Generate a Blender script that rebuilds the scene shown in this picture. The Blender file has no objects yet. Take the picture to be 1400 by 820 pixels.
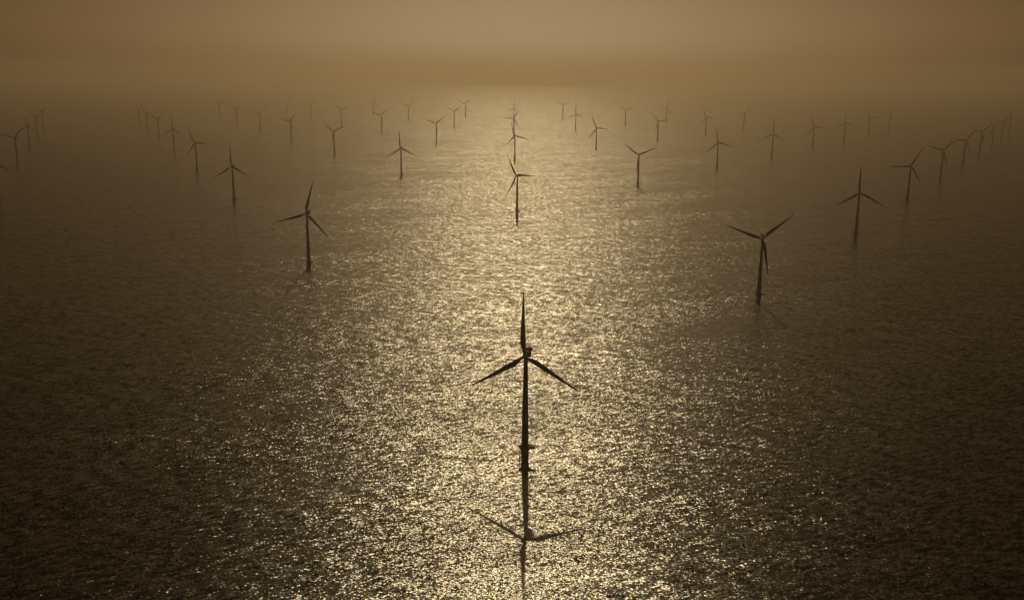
import bpy, bmesh, math, random
from mathutils import Matrix, Vector
R = math.radians
S = bpy.context.scene
COL = S.collection

# ------------------------------------------------------------------ camera, sky, sun, exposure
SUN_EL = 33.8          # degrees above the horizon, dead ahead of the camera
SUN_AZ = 0.3           # degrees to the right of +Y
cam_d = bpy.data.cameras.new('camera')
cam = bpy.data.objects.new('camera', cam_d); COL.objects.link(cam)
cam_d.sensor_fit = 'HORIZONTAL'; cam_d.sensor_width = 36.0; cam_d.lens = 33.69
cam_d.clip_start = 1.0; cam_d.clip_end = 80000.0
cam.matrix_world = (Matrix.Translation((0, 0, 276.0))
                    @ Matrix.Rotation(R(90 - 13.31), 4, 'X') @ Matrix.Rotation(R(0.35), 4, 'Z'))
S.camera = cam

W = bpy.data.worlds.new('World'); S.world = W; W.use_nodes = True
nt = W.node_tree; nt.nodes.clear()
sky = nt.nodes.new('ShaderNodeTexSky'); sky.sky_type = 'NISHITA'; sky.sun_disc = False
sky.sun_elevation = R(SUN_EL); sky.sun_rotation = R(SUN_AZ)
sky.altitude = 0; sky.air_density = 1.0; sky.dust_density = 0.9; sky.ozone_density = 1.0
bw = nt.nodes.new('ShaderNodeRGBToBW')
bg = nt.nodes.new('ShaderNodeBackground'); bg.inputs['Strength'].default_value = 0.05
wo = nt.nodes.new('ShaderNodeOutputWorld')
sc_ = nt.nodes.new('ShaderNodeMath'); sc_.operation = 'DIVIDE'; sc_.inputs[1].default_value = 14.6
cc_ = nt.nodes.new('ShaderNodeCombineColor')
nt.links.new(sky.outputs[0], bw.inputs[0]); nt.links.new(bw.outputs[0], sc_.inputs[0])
# thick brown smog: light gathers round the sun, and blue is filtered out the more, the farther from it
for ch, gain, power in ((0, 7.7, 2.8), (1, 5.3, 3.4), (2, 2.9, 4.4)):
    pw = nt.nodes.new('ShaderNodeMath'); pw.operation = 'POWER'; pw.inputs[1].default_value = power
    gn = nt.nodes.new('ShaderNodeMath'); gn.operation = 'MULTIPLY'; gn.inputs[1].default_value = gain
    nt.links.new(sc_.outputs[0], pw.inputs[0]); nt.links.new(pw.outputs[0], gn.inputs[0]); nt.links.new(gn.outputs[0], cc_.inputs[ch])
nt.links.new(cc_.outputs[0], bg.inputs['Color']); nt.links.new(bg.outputs[0], wo.inputs[0])

sun_d = bpy.data.lights.new('sun', 'SUN'); sun_d.energy = 2.0; sun_d.angle = R(0.5)
sun_d.color = (1.0, 0.775, 0.43)
sun = bpy.data.objects.new('sun', sun_d); COL.objects.link(sun)
to_sun = Vector((math.sin(R(SUN_AZ)) * math.cos(R(SUN_EL)), math.cos(R(SUN_AZ)) * math.cos(R(SUN_EL)), math.sin(R(SUN_EL))))
sun.rotation_euler = to_sun.to_track_quat('Z', 'Y').to_euler()
sun.location = (0, 300, 900)

vs = S.view_settings; vs.view_transform = 'Standard'; vs.look = 'None'; vs.gamma = 1.0; vs.exposure = -0.2
vs.use_curve_mapping = False
S.cycles.volume_bounces = 1; S.cycles.max_bounces = 6
S.cycles.use_denoising = True
S.cycles.sample_clamp_direct = 20.0; S.cycles.sample_clamp_indirect = 3.0
S.cycles.caustics_reflective = False; S.cycles.caustics_refractive = False

# ------------------------------------------------------------------ materials
def new_mat(name):
    m = bpy.data.materials.new(name); m.use_nodes = True
    n = m.node_tree.nodes; return m, n, m.node_tree.links, n['Principled BSDF']

def paint(name, col, rough=0.5, vary=0.25, scale=0.6):
    """painted steel with streaky weathering"""
    m, n, l, b = new_mat(name)
    tc = n.new('ShaderNodeTexCoord'); mp = n.new('ShaderNodeMapping'); mp.inputs['Scale'].default_value = (1, 1, 0.15)
    no = n.new('ShaderNodeTexNoise'); no.inputs['Scale'].default_value = scale; no.inputs['Detail'].default_value = 5
    rp = n.new('ShaderNodeValToRGB')
    rp.color_ramp.elements[0].position = 0.35; rp.color_ramp.elements[1].position = 0.65
    rp.color_ramp.elements[0].color = tuple(c * (1 - vary) for c in col) + (1,)
    rp.color_ramp.elements[1].color = tuple(col) + (1,)
    l.new(tc.outputs['Object'], mp.inputs[0]); l.new(mp.outputs[0], no.inputs['Vector'])
    l.new(no.outputs['Fac'], rp.inputs[0]); l.new(rp.outputs[0], b.inputs['Base Color'])
    b.inputs['Roughness'].default_value = rough
    b.inputs['Specular IOR Level'].default_value = 0.2
    return m

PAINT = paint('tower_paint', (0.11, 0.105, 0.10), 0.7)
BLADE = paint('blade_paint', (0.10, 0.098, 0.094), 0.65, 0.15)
STEEL = paint('foundation_coating', (0.10, 0.075, 0.02), 0.6, 0.5)
GREY = paint('galvanised_steel', (0.045, 0.045, 0.042), 0.9)
RED = paint('red_paint', (0.22, 0.02, 0.008), 0.75)

# x, y of the foundation and length of the wake behind it, metres
WAKES = [(307.5, 1164.0, 260.0), (312.8, 2394.6, 420.0), (609.0, 2873.9, 400.0), (-302.2, 3832.3, 500.0), (9.0, 1887.5, 220.0), (-292.3, 1352.3, 200.0)]

def water_mat():
    m, n, l, b = new_mat('sea_water')
    geo = n.new('ShaderNodeNewGeometry')
    def vm(op, a, b_=None):
        v = n.new('ShaderNodeVectorMath'); v.operation = op
        for i, x in enumerate((a, b_)):
            if x is None: continue
            s = 'Scale' if (op == 'SCALE' and i == 1) else i
            if hasattr(x, 'is_linked'): l.new(x, v.inputs[s])
            else: v.inputs[s].default_value = x
        return v.outputs[0]
    def mth(op, a, b_=None, c=None):
        v = n.new('ShaderNodeMath'); v.operation = op
        for i, x in enumerate((a, b_, c)):
            if x is None: continue
            if hasattr(x, 'is_linked'): l.new(x, v.inputs[i])
            else: v.inputs[i].default_value = x
        return v.outputs[0]
    def noise(rot, sx, sy, off=0.0, detail=0.0, rough=0.5):
        mp = n.new('ShaderNodeMapping'); mp.vector_type = 'TEXTURE'
        mp.inputs['Rotation'].default_value = (0, 0, R(rot)); mp.inputs['Scale'].default_value = (sx, sy, 1)
        mp.inputs['Location'].default_value = (off, off * 0.7, 0)
        l.new(geo.outputs['Position'], mp.inputs[0])
        t = n.new('ShaderNodeTexNoise'); t.noise_dimensions = '2D'
        t.inputs['Scale'].default_value = 1.0; t.inputs['Detail'].default_value = detail
        t.inputs['Roughness'].default_value = rough
        l.new(mp.outputs[0], t.inputs['Vector']); return t
    # wave slopes: several wavelengths of wind sea, each a random slope field (x, y)
    layers = [  # rotation, length along crest, length across, gain x, gain y
        (16, 110, 28, 0.04, 0.10),
        (-24, 30, 11, 0.10, 0.20),
        (24, 9.0, 4.0, 0.24, 0.45),
        (-12, 2.4, 1.8, 0.34, 0.54),
        (35, 1.1, 1.05, 0.32, 0.45),
        (-50, 0.6, 0.6, 0.16, 0.21),
    ]
    tot = None
    for i, (rot, sx, sy, gx, gy) in enumerate(layers):
        t = noise(rot, sx, sy, 37.0 * i)
        v = vm('MULTIPLY', vm('SUBTRACT', t.outputs['Color'], (0.5, 0.5, 0.5)), (gx, gy, 0.0))
        tot = v if tot is None else vm('ADD', tot, v)
    # gust patches and current streaks change how rough the sea is
    g = noise(28, 420, 120, 5.0, 3.0, 0.6).outputs['Fac']
    g2 = noise(-8, 900, 55, 91.0, 2.0, 0.6).outputs['Fac']
    amp = mth('ADD', mth('MULTIPLY_ADD', g, 1.3, 0.0), mth('MULTIPLY_ADD', g2, 0.45, 0.125))
    # choppier water in the tidal wakes that trail from some of the foundations
    sp = n.new('ShaderNodeSeparateXYZ'); l.new(geo.outputs['Position'], sp.inputs[0])
    ragged = mth('MULTIPLY', mth('SUBTRACT', noise(0, 60, 60, 12.0, 2.0).outputs['Fac'], 0.5), 14.0)
    for wx, wy, ln in WAKES:
        dx = mth('SUBTRACT', sp.outputs[0], wx); dy = mth('ADD', mth('SUBTRACT', sp.outputs[1], wy), ragged)
        w = mth('MULTIPLY_ADD', dx, 0.03, 3.0)
        across = mth('MAXIMUM', mth('SUBTRACT', 1.0, mth('DIVIDE', mth('ABSOLUTE', dy), w)), 0.0)
        along = mth('MULTIPLY', mth('GREATER_THAN', dx, 0.0), mth('MAXIMUM', mth('SUBTRACT', 1.0, mth('DIVIDE', dx, ln)), 0.0))
        amp = mth('ADD', amp, mth('MULTIPLY', mth('MULTIPLY', across, along), 0.45))
    slope = vm('SCALE', tot, amp)
    nrm = vm('NORMALIZE', vm('SUBTRACT', (0, 0, 1), slope))
    l.new(nrm, b.inputs['Normal'])
    b.inputs['Base Color'].default_value = (0.003, 0.0033, 0.0018, 1)
    b.inputs['Roughness'].default_value = 0.25
    b.inputs['IOR'].default_value = 1.333
    return m

# ------------------------------------------------------------------ mesh helpers
def obj(name, bm, mat, parent=None, smooth=True):
    me = bpy.data.meshes.new(name); bm.normal_update(); bm.to_mesh(me); bm.free()
    if smooth:
        for p in me.polygons: p.use_smooth = True
    me.materials.append(mat)
    o = bpy.data.objects.new(name, me); COL.objects.link(o)
    if parent: o.parent = parent
    return o

def add_lathe(bm, prof, seg=24, mat=Matrix.Identity(4), caps=True):
    """surface of revolution about local Z; prof = [(r, z)...]"""
    rings = [[bm.verts.new(mat @ Vector((r * math.cos(2 * math.pi * i / seg), r * math.sin(2 * math.pi * i / seg), z)))
              for i in range(seg)] for r, z in prof]
    for a, b in zip(rings, rings[1:]):
        for i in range(seg):
            j = (i + 1) % seg; bm.faces.new((a[i], a[j], b[j], b[i]))
    if caps:
        bm.faces.new(rings[0][::-1]); bm.faces.new(rings[-1])

def add_tube(bm, p, q, r, seg=8):
    p, q = Vector(p), Vector(q); d = q - p
    m = Matrix.Translation(p) @ d.to_track_quat('Z', 'Y').to_matrix().to_4x4()
    add_lathe(bm, [(r, 0), (r, d.length)], seg, m)

def add_box(bm, x0, x1, y0, y1, z0, z1):
    v = [bm.verts.new((x, y, z)) for z in (z0, z1) for y in (y0, y1) for x in (x0, x1)]
    for f in ((0, 2, 3, 1), (4, 5, 7, 6), (0, 1, 5, 4), (2, 6, 7, 3), (0, 4, 6, 2), (1, 3, 7, 5)):
        bm.faces.new([v[i] for i in f])

def autosmooth(o, deg=35):
    me = o.data
    me.polygons.foreach_set('use_smooth', [True] * len(me.polygons))
    bm = bmesh.new(); bm.from_mesh(me)
    for e in bm.edges:
        if len(e.link_faces) == 2 and e.calc_face_angle(0) > R(deg): e.smooth = False
    bm.to_mesh(me); bm.free()

# ------------------------------------------------------------------ sea
def build_sea():
    bm = bmesh.new()
    rs = [0, 150, 400, 800, 1600, 3200, 6400, 12800, 22000]
    seg = 96; c = bm.verts.new((0, 0, 0)); prev = None
    for r in rs[1:]:
        ring = [bm.verts.new((r * math.cos(2 * math.pi * i / seg), r * math.sin(2 * math.pi * i / seg), 0)) for i in range(seg)]
        for i in range(seg):
            j = (i + 1) % seg
            bm.faces.new((c, ring[i], ring[j]) if prev is None else (prev[i], ring[i], ring[j], prev[j]))
        prev = ring
    o = obj('water', bm, water_mat(), smooth=False); o['kind'] = 'structure'
    return o

def build_haze():
    m = bpy.data.materials.new('haze_air'); m.use_nodes = True
    n = m.node_tree.nodes; n.clear()
    out = n.new('ShaderNodeOutputMaterial'); v = n.new('ShaderNodeVolumePrincipled')
    v.inputs['Color'].default_value = (0.74, 0.635, 0.50, 1)
    v.inputs['Density'].default_value = 0.00014
    v.inputs['Anisotropy'].default_value = 0.85
    m.node_tree.links.new(v.outputs[0], out.inputs['Volume'])
    bm = bmesh.new(); add_box(bm, -22500, 22500, -22500, 22500, -1.0, 400.0)
    o = obj('haze', bm, m, smooth=False); o['kind'] = 'stuff'
    return o

# ------------------------------------------------------------------ one wind turbine, every part a mesh of its own
HUB_Z, TILT = 80.0, 5.0
HUB_AT = Matrix.Translation((0, 0, HUB_Z)) @ Matrix.Rotation(R(-TILT), 4, 'X') @ Matrix.Translation((0, -3.6, 0))

def blade_bm():
    st = [  # span, chord, thickness, twist deg, chord offset of the pitch axis
        (0.6, 1.9, 1.9, 0, .5), (2.4, 2.0, 1.85, 2, .5), (4.5, 2.7, 1.5, 8, .42), (7.0, 3.65, 1.15, 9, .33),
        (9.5, 4.1, .95, 8, .29), (12.5, 3.95, .78, 6.5, .28), (18, 3.35, .56, 5, .28), (24, 2.75, .42, 3.5, .28),
        (30, 2.15, .31, 2, .28), (36, 1.6, .22, 1, .28), (41, 1.15, .14, 0, .29), (43.6, .78, .09, 0, .31), (44.7, .38, .05, 0, .38), (45, .08, .02, 0, .5)]
    bm = bmesh.new(); N = 14; rings = []
    for z, c, t, tw, ax in st:
        f = min(1, max(0, (z - 2.4) / 5)); ring = []
        for k in range(N):
            a = 2 * math.pi * k / N
            u = 0.5 + 0.5 * math.cos(a)                                  # 1 = trailing edge
            shp = math.sin(a) * (1 - f * 0.75 * u ** 2) * 0.5
            x = (ax - u) * c; y = shp * t                                # trailing edge towards -X
            w = R(tw); x, y = x * math.cos(w) - y * math.sin(w), x * math.sin(w) + y * math.cos(w)
            y -= 0.5 * (z / 45) ** 2                                     # pre-bend away from the tower
            ring.append(bm.verts.new((x, y, z * 1.033)))
        rings.append(ring)
    for a, b in zip(rings, rings[1:]):
        for i in range(N):
            j = (i + 1) % N; bm.faces.new((a[i], a[j], b[j], b[i]))
    bm.faces.new(rings[0][::-1]); bm.faces.new(rings[-1])
    bmesh.ops.recalc_face_normals(bm, faces=bm.faces[:])
    return bm

def make_turbine():
    t = bpy.data.objects.new('wind_turbine', None); COL.objects.link(t)
    t.empty_display_size = 5
    # steel foundation pile and transition piece, coated, standing in the sea
    bm = bmesh.new()
    add_lathe(bm, [(2.6, -.7), (2.6, 2.6), (2.9, 2.7), (2.9, 10.2), (3.0, 10.25), (3.0, 10.6)], 32)
    autosmooth(obj('foundation', bm, STEEL, t))
    bm = bmesh.new()
    add_lathe(bm, [(2.75, 10.95), (2.75, 11.25), (2.58, 11.3), (2.3, 30), (2.32, 30.12), (2.29, 30.2), (1.88, 55), (1.90, 55.12), (1.87, 55.2), (1.42, 78.1)], 32)
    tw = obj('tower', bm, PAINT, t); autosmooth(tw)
    bm = bmesh.new(); add_box(bm, -.5, .5, -2.62, -2.3, 11.3, 13.6); obj('door', bm, GREY, tw, False)
    # service platform: round deck with a lay-down arm to one side
    bm = bmesh.new(); add_lathe(bm, [(4.45, 10.1), (4.6, 10.15), (4.6, 10.95)], 24)
    add_box(bm, 3.2, 7.3, -1.9, 1.9, 10.2, 10.9)
    for a in range(6):
        c, s = math.cos(a * math.pi / 3 + .5), math.sin(a * math.pi / 3 + .5)
        add_tube(bm, (2.85 * c, 2.85 * s, 8.0), (4.1 * c, 4.1 * s, 10.15), .15)
    pf = obj('service_platform', bm, GREY, t, False)
    bm = bmesh.new()
    pts = []
    for k in range(21):
        a = R(28 + 304 * k / 20); pts.append((4.5 * math.cos(a), 4.5 * math.sin(a)))
    pts = [(7.2, 1.8)] + pts + [(7.2, -1.8)]
    for i, p in enumerate(pts):
        q = pts[(i + 1) % len(pts)]
        add_tube(bm, (*p, 10.9), (*p, 12.1), .07, 5)
        for z in (11.2, 11.65, 12.1): add_tube(bm, (*p, z), (*q, z), .06, 5)
    obj('railing', bm, GREY, pf, False)
    bm = bmesh.new(); add_tube(bm, (-4.1, .6, 10.9), (-4.1, .6, 13.9), .22); add_tube(bm, (-4.1, .6, 13.8), (-5.4, .2, 14.3), .16)
    add_tube(bm, (-5.35, .2, 14.25), (-5.35, .2, 12.9), .03, 5)
    obj('davit_crane', bm, GREY, pf)
    # boat landing: two fender tubes with a ladder between
    bm = bmesh.new()
    for y in (-.75, .75):
        add_tube(bm, (-4.1, y, -.7), (-4.1, y, 7.2), .2, 10)
        for z in (1.2, 6.6): add_tube(bm, (-4.1, y, z), (-2.6, y * .8, z), .14)
    bl = obj('boat_landing', bm, STEEL, t)
    bm = bmesh.new()
    for y in (-.28, .28): add_tube(bm, (-3.5, y, -.6), (-3.5, y, 10.6), .05, 6)
    for k in range(34): add_tube(bm, (-3.5, -.28, -.3 + .32 * k), (-3.5, .28, -.3 + .32 * k), .03, 5)
    obj('ladder', bm, STEEL, bl)
    # nacelle, tilted with the shaft
    NT = Matrix.Translation((0, 0, HUB_Z)) @ Matrix.Rotation(R(-TILT), 4, 'X')
    prof = [(-2.3, 1.35, 1.45), (-1.6, 1.75, 1.8), (1.5, 1.85, 1.95), (5.5, 1.8, 1.9), (8.2, 1.6, 1.65), (9.1, 1.2, 1.3)]
    bm = bmesh.new(); rings = []
    for y, w, h in prof:
        ring = []
        for k in range(20):
            a = 2 * math.pi * (k + .5) / 20; ca, sa = math.cos(a), math.sin(a)
            e = 0.42; x = w * math.copysign(abs(ca) ** e, ca); z = h * math.copysign(abs(sa) ** e, sa)
            ring.append(bm.verts.new(NT @ Vector((x, y, z + .1))))
        rings.append(ring)
    for a, b in zip(rings, rings[1:]):
        for i in range(20):
            j = (i + 1) % 20; bm.faces.new((a[i], a[j], b[j], b[i]))
    bm.faces.new(rings[0]); bm.faces.new(rings[-1][::-1])
    bmesh.ops.recalc_face_normals(bm, faces=bm.faces[:])
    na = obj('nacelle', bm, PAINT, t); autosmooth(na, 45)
    # red helicopter hoist basket on the nacelle roof, cooler box and wind mast
    bm = bmesh.new(); add_box(bm, -1.9, 1.9, 4.9, 10.2, 2.5, 2.75)
    for x0, x1, y0, y1 in ((-1.9, -1.82, 4.9, 10.2), (1.82, 1.9, 4.9, 10.2), (-1.82, 1.82, 4.9, 4.98), (-1.82, 1.82, 10.12, 10.2)):
        add_box(bm, x0, x1, y0, y1, 2.75, 4.2)
    for x in (-1.4, 1.4):
        for y in (5.3, 8.3): add_tube(bm, (x, y, 1.5), (x, y, 2.52), .12, 6)
    bm.transform(NT); obj('hoist_platform', bm, RED, na, False)
    bm = bmesh.new(); add_box(bm, -1.1, 1.1, 1.0, 3.4, 2.0, 3.0); bm.transform(NT); obj('cooler', bm, RED, na, False)
    bm = bmesh.new(); add_tube(bm, (.5, 9.6, 2.7), (.5, 9.6, 6.0), .07, 6); add_tube(bm, (.1, 9.6, 5.8), (.9, 9.6, 5.8), .05, 6)
    bm.transform(NT); obj('wind_mast', bm, GREY, na)
    # hub with spinner
    bm = bmesh.new()
    add_lathe(bm, [(1.25, -1.35), (1.45, -.9), (1.55, 0), (1.45, .9), (1.15, 1.7), (.7, 2.25), (.2, 2.5), (.02, 2.53)], 24,
              HUB_AT @ Matrix.Rotation(R(90), 4, 'X'))
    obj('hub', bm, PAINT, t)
    first = None
    for k in range(3):
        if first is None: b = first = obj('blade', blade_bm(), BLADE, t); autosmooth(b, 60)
        else: b = first.copy(); COL.objects.link(b); b.parent = t
        b['slot'] = k
    return t

def set_rotor(t, deg):
    k = 0
    for c in t.children:
        if 'slot' in c.keys():
            c.matrix_local = HUB_AT @ Matrix.Rotation(R(deg + 120 * c['slot']), 4, 'Y')

def copy_tree(o, parent=None):
    c = o.copy(); COL.objects.link(c)
    if parent: c.parent = parent
    for ch in list(o.children): copy_tree(ch, c)
    return c

build_sea()
build_haze()

# x, y (metres on the sea), yaw, rotor angle, label
TURBINES = [
    (10.1, 656.3, 13, -2.5, 'largest dark turbine standing alone in foreground, its full shadow lying on the glittering sea'),
    (307.5, 1164.0, 13, 49.0, 'dark turbine, first outward in nearest row right of central column, one blade hanging down'),
    (-292.3, 1352.3, 13, 14.0, 'dark turbine, first outward in nearest row left of central column, top blade tipped right'),
    (594.5, 1641.4, 13, -1.5, 'dark turbine, second outward in nearest row right of central column, one blade upright'),
    (9.0, 1887.5, 38, -32.5, 'dark turbine directly behind the foreground one in the bright sun path, top blade tipped left'),
    (-594.9, 2040.3, 13, -2.0, 'dark turbine, second outward in nearest row left of central column, one blade upright'),
    (-1129.1, 2100.0, 13, -3.5, 'turbine cut by left picture edge, only the tip of one blade showing'),
    (883.5, 2139.7, 13, 28.5, 'dark turbine, third outward in nearest row right of central column, top blade tipped right'),
    (312.8, 2394.6, 13, -54.0, 'dark turbine, first outward in second row right of central column, one blade hanging down'),
    (-298.5, 2576.6, 13, -5.0, 'dark turbine, first outward in second row left of central column, one blade upright'),
    (1162.1, 2611.9, 13, 45.5, 'hazy grey turbine, fourth outward in nearest row right of central column, one blade hanging down'),
    (-893.4, 2722.2, 13, -25.5, 'hazy grey turbine, third outward in nearest row left of central column, top blade tipped left'),
    (-1470.5, 2859.8, 13, 46.5, 'hazy turbine nearest in the far left edge string, tower fully visible'),
    (609.0, 2873.9, 13, -11.0, 'hazy grey turbine, second outward in second row right of central column, top blade tipped left'),
    (1411.0, 3022.9, 13, 37.0, 'hazy grey turbine, fifth outward in nearest row right of central column, top blade tipped right'),
    (5.9, 3112.5, 13, -16.0, 'hazy brown turbine third in the central column, nearer of the overlapping cluster'),
    (-606.1, 3282.9, 13, -53.0, 'hazy grey turbine, second outward in second row left of central column, one blade hanging down'),
    (886.2, 3306.2, 13, 3.5, 'hazy grey turbine, third outward in second row right of central column, one blade upright'),
    (-1189.1, 3394.1, 13, -3.0, 'hazy grey turbine, fourth outward in nearest row left of central column, one blade upright'),
    (1671.3, 3464.8, 13, 47.5, 'hazy grey turbine, sixth outward in nearest row right of central column, one blade hanging down'),
    (-1758.4, 3517.9, 13, -1.5, 'hazy turbine with one blade upright, second fully visible in left edge string'),
    (308.9, 3591.2, 13, -23.5, 'hazy grey turbine, first outward in third row right of central column, top blade tipped left'),
    (1174.1, 3793.7, 13, -21.0, 'hazy grey turbine, fourth outward in second row right of central column, top blade tipped left'),
    (-302.2, 3832.3, 13, 52.0, 'hazy grey turbine, first outward in third row left of central column, one blade hanging down'),
    (1906.8, 3857.7, 13, -38.0, 'hazy grey turbine, seventh outward in nearest row right of central column, top blade tipped left'),
    (-908.0, 3968.7, 13, 41.0, 'hazy grey turbine, third outward in second row left of central column, top blade tipped right'),
    (-1487.7, 4076.6, 13, 55.5, 'hazy grey turbine, fifth outward in nearest row left of central column, one blade hanging down'),
    (613.0, 4109.7, 13, -40.5, 'hazy grey turbine, second outward in third row right of central column, top blade tipped left'),
    (1409.7, 4126.5, 13, -4.0, 'hazy grey turbine, fifth outward in second row right of central column, one blade upright'),
    (-2035.6, 4151.5, 13, -51.0, 'faint turbine third fully visible in left edge string, one blade hanging down'),
    (2161.2, 4289.8, 13, 33.5, 'hazy grey turbine, eighth outward in nearest row right of central column, top blade tipped right'),
    (4.6, 4348.5, 13, 31.0, 'faint brown turbine fourth in central column, overlapped by the one before it'),
    (902.6, 4550.6, 13, -22.0, 'faint turbine, third outward in third row right of central column, top blade tipped left'),
    (-615.9, 4559.8, 13, 48.0, 'faint turbine, second outward in third row left of central column, one blade hanging down'),
    (1701.6, 4644.9, 13, -30.5, 'faint turbine, sixth outward in second row right of central column, top blade tipped left'),
    (2376.6, 4652.6, 13, -11.0, 'faint turbine, last outward in nearest row right of central column, top blade tipped left'),
    (-1211.1, 4653.7, 13, 51.0, 'faint turbine, fourth outward in second row left of central column, one blade hanging down'),
    (-1755.7, 4667.6, 13, -34.5, 'faint turbine, sixth outward in nearest row left of central column, top blade tipped left'),
    (-2299.4, 4759.8, 13, -59.0, 'farthest faint turbine at the end of the left edge string'),
    (313.4, 4866.3, 13, 0.0, 'faint turbine, first outward in fourth row right of central column, one blade upright'),
    (1173.4, 4948.3, 13, 45.0, 'faint turbine, last outward in third row right of central column, one blade hanging down'),
    (1937.4, 5011.8, 13, 45.5, 'faint turbine, last outward in second row right of central column, one blade hanging down'),
    (-306.7, 5076.5, 13, 58.5, 'faint turbine, first outward in fourth row left of central column, one blade hanging down'),
    (-914.7, 5194.7, 13, -46.0, 'faint turbine, third outward in third row left of central column, one blade hanging down'),
    (-1500.1, 5285.2, 13, 50.0, 'faint turbine, fifth outward in second row left of central column, one blade hanging down'),
    (-2038.7, 5316.6, 13, -48.5, 'faint turbine, last outward in nearest row left of central column, one blade hanging down'),
    (616.7, 5345.5, 13, -57.0, 'faint turbine, second outward in fourth row right of central column, one blade hanging down'),
    (3.5, 5569.3, 13, 9.0, 'faintest turbine of the central column, topmost and farthest in the sun path'),
    (898.7, 5720.4, 13, 20.5, 'faint turbine, last outward in fourth row right of central column, top blade tipped right'),
    (-626.6, 5849.1, 13, 57.5, 'faint turbine, second outward in fourth row left of central column, one blade hanging down'),
    (-1229.4, 5925.4, 13, 47.5, 'faint turbine, fourth outward in third row left of central column, one blade hanging down'),
    (-1822.6, 6059.2, 13, -48.0, 'faint turbine, last outward in second row left of central column, one blade hanging down'),
    (315.3, 6174.2, 13, -54.0, 'faint turbine just right of the farthest one in the central column, one blade hanging down'),
    (-305.9, 6284.0, 13, 50.0, 'faint turbine just left of the farthest one in the central column, one blade hanging down'),
    (-930.4, 6508.5, 13, 21.0, 'faint turbine, last outward in fourth row left of central column, top blade tipped right'),
    (-1510.4, 6533.7, 13, 42.0, 'faint turbine, last outward in third row left of central column, top blade tipped right'),
]
GROUP = 'offshore wind turbines standing in rows in the sea'
proto = make_turbine()
made = []
for i, row in enumerate(TURBINES):
    made.append(proto if i == 0 else copy_tree(proto))
random.seed(4)
for t, (x, y, yaw, ang, label) in zip(made, TURBINES):
    yaw += random.uniform(-4, 4) if yaw < 30 and t is not proto else 5 if yaw < 30 else 0
    t.location = (x, y, 0); t.rotation_euler = (0, 0, R(-yaw))
    set_rotor(t, ang)
    t['label'] = label; t['category'] = 'wind turbine'; t['group'] = GROUP
for t in made:
    for c in t.children:
        if 'slot' in c.keys(): del c['slot']
